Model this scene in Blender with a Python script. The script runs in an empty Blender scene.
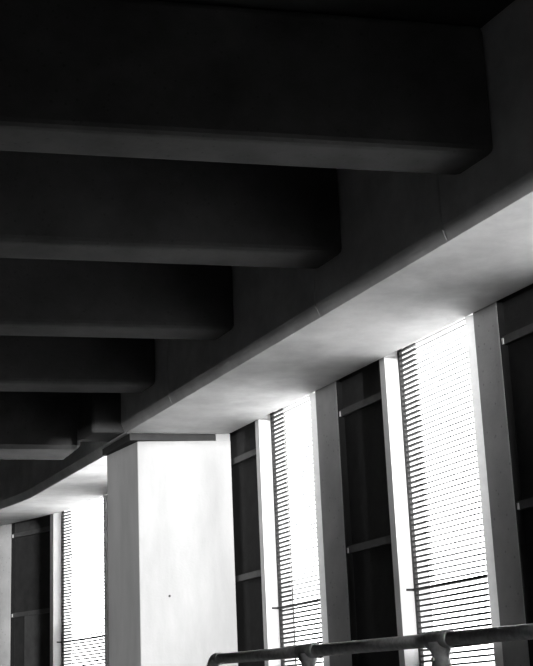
import bpy, math, random
from mathutils import Matrix, Vector
random.seed(7)
scene = bpy.context.scene
col = scene.collection

# ------------------------------------------------------------------ camera
HC = 1.0                                   # eye height above the floor (crouching)
FPX = 1346.24
cam_d = bpy.data.cameras.new('camera')
cam_d.sensor_fit = 'VERTICAL'; cam_d.sensor_height = 36.0
cam_d.lens = FPX / 666.0 * 36.0
cam_d.clip_start = 0.05; cam_d.clip_end = 500
cam = bpy.data.objects.new('camera', cam_d); col.objects.link(cam)
Rm = Matrix(((0.902861, -0.08072227, -0.42228654),
             (-0.42788318, -0.26449793, -0.86426664),
             (-0.04192835, 0.96100196, -0.27334457)))
cam.matrix_world = Matrix.Translation((0, 0, HC)) @ Rm.to_4x4()
scene.camera = cam

# ------------------------------------------------------------------ world, sun, exposure
SKY = 8.8
SUN = 6.6
SUN_AZ = 7.8
SUN_EL = 0.1
w = bpy.data.worlds.new('overcast_sky'); scene.world = w; w.use_nodes = True
w.node_tree.nodes['Background'].inputs[0].default_value = (1, 1, 1, 1)
w.node_tree.nodes['Background'].inputs[1].default_value = SKY
sun_d = bpy.data.lights.new('low_sun', 'SUN'); sun_d.energy = SUN; sun_d.angle = math.radians(1.1)
sun = bpy.data.objects.new('low_sun', sun_d); col.objects.link(sun)
a, e = math.radians(SUN_AZ), math.radians(SUN_EL)
sun.rotation_euler = Vector((math.sin(a) * math.cos(e), math.cos(a) * math.cos(e), -math.sin(e))).to_track_quat('-Z', 'Y').to_euler()
sun.location = (2, -12, 4)
vs = scene.view_settings
scene.display_settings.display_device = 'sRGB'
vs.view_transform = 'Standard'; vs.look = 'None'; vs.exposure = 0.0; vs.gamma = 1.0; vs.use_curve_mapping = False

# ------------------------------------------------------------------ materials
def concrete(name, base, var=0.25, scale=1.2, rough=0.85, pits=0.0, bump=0.15, streak=False):
    m = bpy.data.materials.new(name); m.use_nodes = True
    nt = m.node_tree; N = nt.nodes; L = nt.links
    b = N['Principled BSDF']; b.inputs['Roughness'].default_value = rough
    b.inputs['Specular IOR Level'].default_value = 0.25
    tc = N.new('ShaderNodeTexCoord'); mp = N.new('ShaderNodeMapping')
    L.new(tc.outputs['Object'], mp.inputs[0])
    mp.inputs['Scale'].default_value = (scale, scale, scale * (0.25 if streak else 1.0))
    n1 = N.new('ShaderNodeTexNoise'); n1.inputs['Scale'].default_value = 2.2; n1.inputs['Detail'].default_value = 7
    n1.inputs['Roughness'].default_value = 0.62
    L.new(mp.outputs[0], n1.inputs['Vector'])
    cr = N.new('ShaderNodeValToRGB')
    lo, hi = base * (1 - var), min(0.95, base * (1 + var))
    cr.color_ramp.elements[0].position = 0.32; cr.color_ramp.elements[0].color = (lo, lo, lo, 1)
    cr.color_ramp.elements[1].position = 0.70; cr.color_ramp.elements[1].color = (hi, hi, hi, 1)
    L.new(n1.outputs[0], cr.inputs[0])
    last = cr.outputs[0]
    n2 = N.new('ShaderNodeTexNoise'); n2.inputs['Scale'].default_value = 45; n2.inputs['Detail'].default_value = 4
    L.new(tc.outputs['Object'], n2.inputs['Vector'])
    if pits > 0:
        v = N.new('ShaderNodeTexVoronoi'); v.inputs['Scale'].default_value = 14
        L.new(tc.outputs['Object'], v.inputs['Vector'])
        c2 = N.new('ShaderNodeValToRGB')
        c2.color_ramp.elements[0].position = 0.10; c2.color_ramp.elements[0].color = (1 - pits,) * 3 + (1,)
        c2.color_ramp.elements[1].position = 0.16; c2.color_ramp.elements[1].color = (1, 1, 1, 1)
        L.new(v.outputs['Distance'], c2.inputs[0])
        mx = N.new('ShaderNodeMix'); mx.data_type = 'RGBA'; mx.blend_type = 'MULTIPLY'; mx.inputs[0].default_value = 1
        L.new(last, mx.inputs[6]); L.new(c2.outputs[0], mx.inputs[7]); last = mx.outputs[2]
    L.new(last, b.inputs['Base Color'])
    bp = N.new('ShaderNodeBump'); bp.inputs['Strength'].default_value = bump; bp.inputs['Distance'].default_value = 0.01
    L.new(n2.outputs[0], bp.inputs['Height']); L.new(bp.outputs[0], b.inputs['Normal'])
    return m

def metal(name, base, rough=0.5, metallic=0.0, var=0.15, scale=6):
    m = concrete(name, base, var, scale, rough, bump=0.04)
    m.node_tree.nodes['Principled BSDF'].inputs['Metallic'].default_value = metallic
    m.node_tree.nodes['Principled BSDF'].inputs['Specular IOR Level'].default_value = 0.4
    return m

M = dict(
    floor=concrete('dark_floor', 0.12, 0.3, 2.0),
    ground=concrete('outside_paving', 0.8, 0.15, 0.5),
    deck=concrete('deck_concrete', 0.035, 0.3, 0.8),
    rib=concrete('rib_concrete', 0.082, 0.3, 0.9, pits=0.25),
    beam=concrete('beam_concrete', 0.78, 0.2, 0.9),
    column=concrete('column_concrete', 0.43, 0.14, 1.1, streak=True),
    pad=concrete('bearing_pad', 0.05, 0.2, 2.0),
    fin=concrete('fin_concrete', 0.41, 0.14, 1.2, pits=0.3),
    backwall=concrete('dark_wall_render', 0.03, 0.2, 1.0),
    panel=metal('dark_painted_panel', 0.013, 0.8, 0.0, 0.5, 3),
    upper=concrete('panel_upper_board', 0.045, 0.25, 2.0),
    railp=metal('grey_painted_rail', 0.05, 0.5, 0.0, 0.2),
    end_shade=concrete('painted_end_shade', 0.006, 0.2, 3.0, 0.95),
    bracket=metal('pale_bracket', 0.6, 0.4, 0.0, 0.1),
    jamb=concrete('white_painted_jamb', 0.78, 0.05, 1.0, 0.6),
    stile=metal('pale_aluminium_frame', 0.85, 0.5, 0.0, 0.06),
    dark=metal('dark_steel_and_shade', 0.03, 0.55, 0.0, 0.2),
    slat=metal('pale_slat_paint', 0.7, 0.5, 0.0, 0.04),
    rail=metal('galvanised_rail', 0.72, 0.45, 0.1, 0.25, 14),
)

# ------------------------------------------------------------------ helpers
def mesh_obj(name, verts, faces, mat, parent=None, mats=None, fm=None, smooth=False):
    me = bpy.data.meshes.new(name); me.from_pydata(verts, [], faces); me.update()
    for m in (mats or [mat]): me.materials.append(m)
    if fm: me.polygons.foreach_set('material_index', fm)
    if smooth: me.polygons.foreach_set('use_smooth', [True] * len(me.polygons))
    o = bpy.data.objects.new(name, me); col.objects.link(o)
    if parent: o.parent = parent; o.matrix_parent_inverse = Matrix.Translation(-parent.location)
    return o
def empty(name, loc=(0, 0, 0)):
    o = bpy.data.objects.new(name, None); col.objects.link(o); o.location = loc; o.empty_display_size = 0.2
    return o
def tag(o, label=None, cat=None, group=None, kind=None):
    if label: o['label'] = label
    if cat: o['category'] = cat
    if group: o['group'] = group
    if kind: o['kind'] = kind
    return o
BF = [(0, 3, 2, 1), (4, 5, 6, 7), (0, 1, 5, 4), (1, 2, 6, 5), (2, 3, 7, 6), (3, 0, 4, 7)]
def boxvf(x0, x1, y0, y1, z0, z1):
    return [(x0, y0, z0), (x1, y0, z0), (x1, y1, z0), (x0, y1, z0), (x0, y0, z1), (x1, y0, z1), (x1, y1, z1), (x0, y1, z1)], BF
def box(name, x0, x1, y0, y1, z0, z1, mat, parent=None):
    v, f = boxvf(x0, x1, y0, y1, z0, z1)
    return mesh_obj(name, v, f, mat, parent)
def bevel(o, wd, seg=2):
    b = o.modifiers.new('bevel', 'BEVEL'); b.width = wd; b.segments = seg; b.limit_method = 'ANGLE'
    return o
# the line of the window wall in plan: straight along Y, then an arc of radius 7 m bending left
W, SA, CX, CY, RA = 5.99, 17.57, -1.01, 17.57, 7.0
def wp(s, d, z):
    if s <= SA: return (W + d, s, z)
    t = (s - SA) / RA
    return (CX + (RA + d) * math.cos(t), CY + (RA + d) * math.sin(t), z)
def wbox_vf(s0, s1, d0, d1, z0, z1):
    cuts = [s0]
    if s1 > SA:
        n = max(1, int((s1 - max(s0, SA)) / 0.25))
        st = max(s0, SA)
        if st > s0: cuts.append(st)
        cuts += [st + (s1 - st) * k / n for k in range(1, n + 1)]
    else: cuts.append(s1)
    v, f = [], []
    for s in cuts: v += [wp(s, d0, z0), wp(s, d1, z0), wp(s, d1, z1), wp(s, d0, z1)]
    for k in range(len(cuts) - 1):
        a, b = 4 * k, 4 * k + 4
        for i in range(4):
            j = (i + 1) % 4; f.append((a + i, a + j, b + j, b + i))
    f.append((3, 2, 1, 0)); n = 4 * (len(cuts) - 1); f.append((n, n + 1, n + 2, n + 3))
    f = [tuple(reversed(q)) for q in f]
    return v, f
def wbox(name, s0, s1, d0, d1, z0, z1, mat, parent=None):
    v, f = wbox_vf(s0, s1, d0, d1, z0, z1)
    return mesh_obj(name, v, f, mat, parent)
def join(parts):
    V, F = [], []
    for v, f in parts:
        n = len(V); V += v; F += [tuple(i + n for i in q) for q in f]
    return V, F
def tube_vf(p0, p1, r, n=16, r1=None):
    p0, p1 = Vector(p0), Vector(p1); d = (p1 - p0).normalized()
    u = d.orthogonal().normalized(); v = d.cross(u); r1 = r if r1 is None else r1
    V = [tuple(p + (u * math.cos(t) + v * math.sin(t)) * rr) for p, rr in ((p0, r), (p1, r1)) for t in [2 * math.pi * k / n for k in range(n)]]
    F = [(k, (k + 1) % n, n + (k + 1) % n, n + k) for k in range(n)] + [tuple(reversed(range(n))), tuple(range(n, 2 * n))]
    return V, F
def sweep_vf(pts, rad, n=16):
    V, F = [], []; up = Vector((1, 0, 0))
    for i, p in enumerate(pts):
        p = Vector(p); q = Vector(pts[min(i + 1, len(pts) - 1)]) - Vector(pts[max(i - 1, 0)]); q.normalize()
        u = up; v = q.cross(u).normalized(); r = rad[i]
        V += [tuple(p + (u * math.cos(2 * math.pi * k / n) + v * math.sin(2 * math.pi * k / n)) * r) for k in range(n)]
    for i in range(len(pts) - 1):
        for k in range(n): F.append((i * n + k, i * n + (k + 1) % n, (i + 1) * n + (k + 1) % n, (i + 1) * n + k))
    F += [tuple(reversed(range(n))), tuple(range((len(pts) - 1) * n, len(pts) * n))]
    return V, F
def smooth(o, ang=40):
    for p in o.data.polygons: p.use_smooth = len(p.vertices) == 4
    return o
SKEW = 0.215                                # ribs run slightly askew to the beam

# ------------------------------------------------------------------ the setting
SOF = HC + 3.0                              # underside of the edge beam
RIBZ = HC + 3.335                           # underside of the ribs
DECK = HC + 4.25
tag(box('floor', -6, 5.99, -3, 24, -0.2, 0.0, M['floor']), 'dark grey concrete floor of the covered walkway', 'floor', kind='structure')
tag(box('outside_ground', -300, 300, -3.3, 600, -0.45, -0.25, M['ground']), 'pale paving outside the window wall', 'ground', kind='structure')
tag(box('outside_road', -300, 300, -600, -3.3, -0.45, -0.25, M['deck']), 'unseen dark asphalt outside the end wall, laid dark to cut bounce', 'ground', kind='structure')  # out of view, made dark to keep bounce off the ribs
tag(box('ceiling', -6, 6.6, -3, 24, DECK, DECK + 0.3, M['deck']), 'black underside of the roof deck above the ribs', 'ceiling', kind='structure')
tag(box('wall_left', -6.3, -6, -3, 24, -0.2, DECK + 0.3, M['backwall']), 'dark wall closing the left side', 'wall', kind='structure')
tag(box('wall_far', -6, 6.6, 24, 24.3, -0.2, DECK + 0.3, M['backwall']), 'dark wall far behind the column', 'wall', kind='structure')
v, f = join([boxvf(-6, 1.95, -3.3, -3, -0.2, DECK + 0.3), boxvf(1.95, 4.65, -3.3, -3, -0.2, HC + 0.5),
             boxvf(1.95, 4.65, -3.3, -3, SOF + 0.02, DECK + 0.3), boxvf(4.65, 6.6, -3.3, -3, -0.2, DECK + 0.3)])  # unseen opening, shaped to send sun onto the column and jambs
tag(mesh_obj('wall_back', v, f, M['backwall']), 'dark end wall behind the viewer with an opening sized to let the sun in', 'wall', kind='structure')

# two unseen wedges added in that opening to shade the lower fins
for x0_, x1_, lb in ((4.00, 4.21, 'unseen tapering sun blocker added in the end wall opening, nearer its middle'), (4.38, 4.65, 'unseen tapering sun blocker added at the right side of the end wall opening')):
    pg = [(x0_, HC + 0.5), (x1_, HC + 0.5), (x1_, HC + 1.1), (0.5 * (x0_ + x1_) + 0.02, SOF - 0.03), (0.5 * (x0_ + x1_) - 0.02, SOF - 0.03), (x0_, HC + 1.1)]
    n_ = len(pg)
    V_ = [(x, -3.3, z) for x, z in pg] + [(x, -3.0, z) for x, z in pg]
    F_ = [tuple(range(n_)), tuple(reversed(range(n_, 2 * n_)))] + [(k, n_ + k, n_ + (k + 1) % n_, (k + 1) % n_) for k in range(n_)]
    tag(mesh_obj('sun_blocker_1' if x0_ < 4.2 else 'sun_blocker_2', V_, F_, M['backwall']), lb, 'pier', kind='structure')

# window wall: sill below, head above, plain stretches where nothing opens
v, f = join([wbox_vf(-3, 26.2, 0.0, 0.36, -0.2, HC - 0.06), wbox_vf(-3, 26.2, 0.0, 0.36, SOF + 0.12, DECK + 0.3),
             wbox_vf(-3, 5.1, 0.0, 0.36, HC - 0.06, SOF + 0.12),
             wbox_vf(20.77, 26.2, 0.0, 0.36, HC - 0.06, SOF + 0.12)])
tag(mesh_obj('wall_right', v, f, M['fin']), 'concrete sill and head of the window wall', 'wall', kind='structure')

# ------------------------------------------------------------------ edge beam
def sweep_profile(name, path, prof, mat, parent=None):
    """path: list of (function giving a point from (offset, z)), prof: list of (offset, z) per ring"""
    V, F = [], []; n = len(prof[0])
    for fn, pr in zip(path, prof): V += [fn(o, z) for o, z in pr]
    for i in range(len(path) - 1):
        for k in range(n):
            j = (k + 1) % n; F.append((i * n + k, (i + 1) * n + k, (i + 1) * n + j, i * n + j))
    F.append(tuple(range(n))); F.append(tuple(reversed(range((len(path) - 1) * n, len(path) * n))))
    return mesh_obj(name, V, F, mat, parent)
def ring(inner, groove=0.0, ch=0.085):
    g = groove
    return [(inner - 0.55 * ch + g, DECK), (inner - 0.55 * ch + g, SOF + 1.2 * ch), (inner, SOF), (W - 0.02, SOF), (W, SOF + 0.02), (W, DECK)]
edge = empty('edge_beam', (5.4, 10, SOF))
path, prof = [], []
def straight(y): return lambda o, z: (o, y, z)
ys = [(-3.0, 0)]
for j in (7.10, 8.94, 12.11):
    ys += [(j - 0.012, 0), (j - 0.004, 0.012), (j + 0.004, 0.012), (j + 0.012, 0)]
ys.append((14.25, 0))
for y, g in ys: path.append(straight(y)); prof.append(ring(4.853, g))
sweep_profile('near_span', path, prof, M['beam'], edge)
path, prof = [], []
def arcf(s):
    def fn(o, z):
        if s <= SA: return (o, s, z)
        t = (s - SA) / RA; R = RA - (W - o)
        return (CX + R * math.cos(t), CY + R * math.sin(t), z)
    return fn
ss = [14.26, SA] + [SA + 0.2 * k for k in range(1, 31)]
for s in ss: path.append(arcf(s)); prof.append(ring(5.05))
o = sweep_profile('curved_span', path, prof, M['beam'], edge)
# block on the beam's inner side where the cross head meets it
def prism(name, poly, z0, z1, mat, parent=None):
    n = len(poly); V = [(x, y, z0) for x, y in poly] + [(x, y, z1) for x, y in poly]
    F = [tuple(reversed(range(n))), tuple(range(n, 2 * n))] + [(k, (k + 1) % n, n + (k + 1) % n, n + k) for k in range(n)]
    return mesh_obj(name, V, F, mat, parent)
b = prism('corbel_block', [(4.50, 13.58), (4.86, 13.50), (4.86, 14.05), (4.50, 14.12)], SOF + 0.005, DECK, M['rib'], edge); bevel(b, 0.03, 2)
tag(edge, 'long concrete edge beam with pale underside running from the right edge down over the column', 'beam')

# ------------------------------------------------------------------ ceiling ribs
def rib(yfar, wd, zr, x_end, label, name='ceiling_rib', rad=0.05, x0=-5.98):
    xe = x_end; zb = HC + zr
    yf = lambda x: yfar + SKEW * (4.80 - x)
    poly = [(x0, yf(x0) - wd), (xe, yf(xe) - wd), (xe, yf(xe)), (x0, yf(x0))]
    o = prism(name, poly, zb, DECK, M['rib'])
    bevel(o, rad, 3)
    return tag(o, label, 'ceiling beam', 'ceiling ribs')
rib(6.83, 0.42, 3.345, 4.80, 'nearest and widest grey ceiling rib, topmost in the photo')
rib(8.84, 0.42, 3.345, 4.80, 'second ceiling rib from the top, ending against the beam above the photo centre')
rib(10.86, 0.42, 3.31, 4.80, 'third ceiling rib from the top, between the second and the fourth rib')
rib(12.83, 0.42, 3.27, 4.80, 'fourth ceiling rib from the top, just in front of the broad cross head')
c = empty('cross_head', (3.0, 15, SOF))
yf = lambda x: 15.17 + 0.19 * (4.70 - x)
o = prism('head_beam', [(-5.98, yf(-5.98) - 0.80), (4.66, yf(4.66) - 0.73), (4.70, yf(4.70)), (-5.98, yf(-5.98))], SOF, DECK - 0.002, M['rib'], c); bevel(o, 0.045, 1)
box('nib', 4.62, 4.98, 14.62, 14.95, SOF + 0.45, DECK, M['rib'], c)
tag(c, 'broad deep cross beam on the left beside the column head', 'beam')

# ------------------------------------------------------------------ column
cl = empty('concrete_column', (5.48, 13.9, 0))
poly = [(5.005, 13.55), (5.985, 13.265), (5.985, 14.15), (4.945, 14.40)]
o = prism('shaft', poly, 0, SOF - 0.075, M['column'], cl); bevel(o, 0.008, 2)
o = prism('bearing_pad', [(4.90, 13.50), (5.828, 13.33), (5.895, 14.10), (4.90, 14.42)], SOF - 0.075, SOF, M['pad'], cl)
prism('head_nib', [(5.83, 13.312), (5.98, 13.268), (5.98, 14.1), (5.90, 14.1)], SOF - 0.076, SOF, M['column'], cl)
v, f = tube_vf((5.305, 13.4648, HC + 1.26), (5.303, 13.4555, HC + 1.26), 0.012, 12); mesh_obj('tie_hole_plug', v, f, M['pad'], cl)
tag(cl, 'rectangular concrete column, bright white near face and grey left side, under the beam', 'column')

# ------------------------------------------------------------------ window wall bays
Z0, Z1 = HC - 0.06, SOF + 0.12
def fin(s0, s1, label):
    o = wbox('concrete_fin', s0, s1, 0.0, 0.36, Z0, Z1, M['fin'])
    return tag(o, label, 'pillar', 'concrete fins of the window wall')
fin(8.19, 8.51, 'tall pitted grey concrete fin right of the largest bright window')
fin(10.82, 11.24, 'grey concrete fin between the middle bright window and the dark recess')
fin(13.45, 13.83, 'concrete fin hidden behind the white column')
fin(17.05, 17.45, 'concrete fin behind the left side of the column')
fin(20.39, 20.77, 'pale concrete fin at the left edge of the photo')

def dark_bay(s0, s1, label, rails=(2.69, 1.42), dd=0.055, zb=None, lower=None):
    root = empty('recessed_panel', wp(0.5 * (s0 + s1), 0.05, Z0))
    zr = HC + rails[0]
    wbox('upper_board', s0, s1, dd, 0.36, zr, Z1, M['upper'], root)  # paler than the panel below: soffit bounce put into the colour
    wbox('panel', s0, s1, dd + 0.01, 0.36, Z0, zr, M['panel'], root)
    if lower: wbox('lower_board', s0, s1 - 0.28, dd - 0.012, dd + 0.01, Z0, HC + rails[1] - 0.02, M['upper'], root)
    wbox('end_shade_strip', s1 - 0.012, s1, 0.002, dd + 0.01, Z0, Z1, M['end_shade'], root)  # black strip painting shade over the fin's end face
    for r in rails:
        wbox('rail', s0, s1 - 0.012, 0.018, dd + 0.01, HC + r - 0.030, HC + r + 0.035, M['railp'], root)
        wbox('bracket', s1 - 0.03, s1 - 0.014, 0.010, 0.018, HC + r - 0.028, HC + r + 0.02, M['bracket'], root)
    return tag(root, label, 'wall panel', 'dark recessed panels')
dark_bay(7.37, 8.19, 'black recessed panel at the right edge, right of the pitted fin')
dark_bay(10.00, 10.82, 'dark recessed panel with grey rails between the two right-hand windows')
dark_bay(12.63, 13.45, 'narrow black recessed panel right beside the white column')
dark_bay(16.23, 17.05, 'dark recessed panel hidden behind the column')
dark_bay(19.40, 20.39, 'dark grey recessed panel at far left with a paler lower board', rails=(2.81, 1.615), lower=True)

def window(n, s0, s1, label, bar=1.0, split=True, half=0.0078):
    root = empty('window_%d' % n, wp(0.5 * (s0 + s1), 0.1, Z0))
    js = s1 + 0.09                                     # the far jamb: a thin white painted leaf
    wbox('jamb', s1, js, 0.0, 0.30, Z0, Z1, M['jamb'], root)
    g0, g1 = 0.135, 0.165                              # depth of the grating
    fr = wbox('grating', s1 - 0.035, s1 - 0.005, g0, g1, Z0, Z1, M['dark'], root)
    zb = HC + bar
    pl = [(s0, 0.0), (s0 + 0.07, -0.03), (s0 + 0.075, 0.165), (s0, 0.165)]     # splayed edge trim on the near side
    V = [wp(s_, d_, z_) for z_ in (Z0, SOF - 0.001) for s_, d_ in pl]
    mesh_obj('stile', V, BF, M['stile'], root)
    wbox('mid_bar', s0 + 0.06, s1 + 0.001, g0 - 0.012, g1 + 0.01, zb - 0.011, zb + 0.011, M['dark'], root)
    wbox('bar_lug', s1 - 0.005, s1 + 0.0, 0.06, g0, zb - 0.010, zb + 0.010, M['dark'], root)
    pitch = 0.0455; k = 0; allv = []
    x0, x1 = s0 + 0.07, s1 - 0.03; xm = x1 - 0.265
    z = Z0 + 0.03
    while z < Z1 - 0.01:
        low = z < zb
        if abs(z - zb) > 0.02:
            if low:
                vf = wbox_vf(x0, x1, g0, g1, z - half, z + half); fm = [0] * len(vf[1])
            else:
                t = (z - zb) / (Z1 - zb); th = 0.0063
                A = wbox_vf(xm, x1, g0, g1, z - half, z + half)  # dark, thicker slat end paints the unlit strip beside the jamb
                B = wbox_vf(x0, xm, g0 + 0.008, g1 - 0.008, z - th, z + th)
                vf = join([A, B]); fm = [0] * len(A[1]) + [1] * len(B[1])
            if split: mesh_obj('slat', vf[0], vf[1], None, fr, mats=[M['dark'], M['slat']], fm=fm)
            else: allv.append(vf)
        z += pitch
    if not split:
        if bar < 2:
            v, f = join(allv); tag(mesh_obj('slats', v, f, M['slat'], fr), kind='stuff')
        return tag(root, label, 'window', None, 'structure')
    # fine upright wires of the lower grating
    ws, x = [], x0 + 0.012
    while x < x1:
        ws.append(wbox_vf(x - 0.0015, x + 0.0015, g0 + 0.013, g0 + 0.016, Z0, zb + 0.25)); x += 0.02
    v, f = join(ws); tag(mesh_obj('wires', v, f, M['dark'], fr), kind='stuff')
    return tag(root, label, 'window', 'slatted windows', 'structure')
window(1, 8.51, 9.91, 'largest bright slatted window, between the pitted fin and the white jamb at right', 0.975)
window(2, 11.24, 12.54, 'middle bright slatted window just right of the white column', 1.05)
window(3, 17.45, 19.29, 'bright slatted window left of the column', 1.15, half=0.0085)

window(4, 5.1, 7.28, 'slatted window beyond the right edge of the photo', 1.0, False)  # bay out of view, widened to brighten the soffit
window(5, 13.83, 16.14, 'open window hidden behind the column', 2.5, False)  # unseen opening added to light the soffit past the column

# ------------------------------------------------------------------ handrail
RX = 3.18
rz = lambda y: HC + 0.2675 + (y - 4.307) * 0.0196
h = empty('handrail', (RX, 5.5, 0))
R0 = 0.030
yend = 7.42
for y0, y1 in ((1.29, 2.515), (2.515, 3.74), (3.74, 4.965), (4.965, 6.19), (6.19, yend - 0.07)):
    v, f = tube_vf((RX, y0, rz(y0)), (RX, y1, rz(y1)), R0, 24); smooth(mesh_obj('rail_tube', v, f, M['rail'], h))
for y in (2.515, 3.74, 4.965, 6.19):
    z = rz(y)
    parts = [sweep_vf([(RX, y - 0.085, rz(y - .085)), (RX, y - 0.08, rz(y - .08)), (RX, y + 0.08, rz(y + .08)), (RX, y + 0.085, rz(y + .085))], [0.033, 0.037, 0.037, 0.033], 24),
             sweep_vf([(RX, y, z - 0.01), (RX, y, z - 0.045), (RX, y, z - 0.06), (RX, y, z - 0.085), (RX, y, z - 0.095), (RX, y, z - 0.115), (RX, y, z - 0.12)], [0.05, 0.045, 0.037, 0.036, 0.041, 0.041, 0.033], 24)]
    v, f = join(parts); t = smooth(mesh_obj('tee_fitting', v, f, M['rail'], h))
    v, f = tube_vf((RX - 0.035, y, z - 0.08), (RX - 0.046, y, z - 0.08), 0.008, 10); mesh_obj('set_screw', v, f, M['rail'], t)
    v, f = tube_vf((RX, y, 0.012), (RX, y, z - 0.1), 0.027, 20); smooth(mesh_obj('post', v, f, M['rail'], h))
    v, f = tube_vf((RX, y, 0), (RX, y, 0.012), 0.06, 20); mesh_obj('base_flange', v, f, M['rail'], h)
# elbow and end post
z = rz(yend); rr = 0.07
pts = [(RX, yend - rr - 0.05, z - 0.001), (RX, yend - rr, z)] + [(RX, yend - rr + rr * math.sin(t), z - rr + rr * math.cos(t)) for t in [math.pi / 2 * k / 8 for k in range(1, 9)]] + [(RX, yend, z - rr - 0.06)]
v, f = sweep_vf(pts, [0.034] * len(pts), 24); smooth(mesh_obj('elbow_fitting', v, f, M['rail'], h))
v, f = tube_vf((RX, yend, 0.012), (RX, yend, z - rr - 0.02), 0.027, 20); smooth(mesh_obj('post', v, f, M['rail'], h))
v, f = tube_vf((RX, yend, 0), (RX, yend, 0.012), 0.06, 20); mesh_obj('base_flange', v, f, M['rail'], h)
tag(h, 'grey tubular handrail with tee fittings across the bottom of the photo', 'handrail')
bpy.context.view_layer.update()
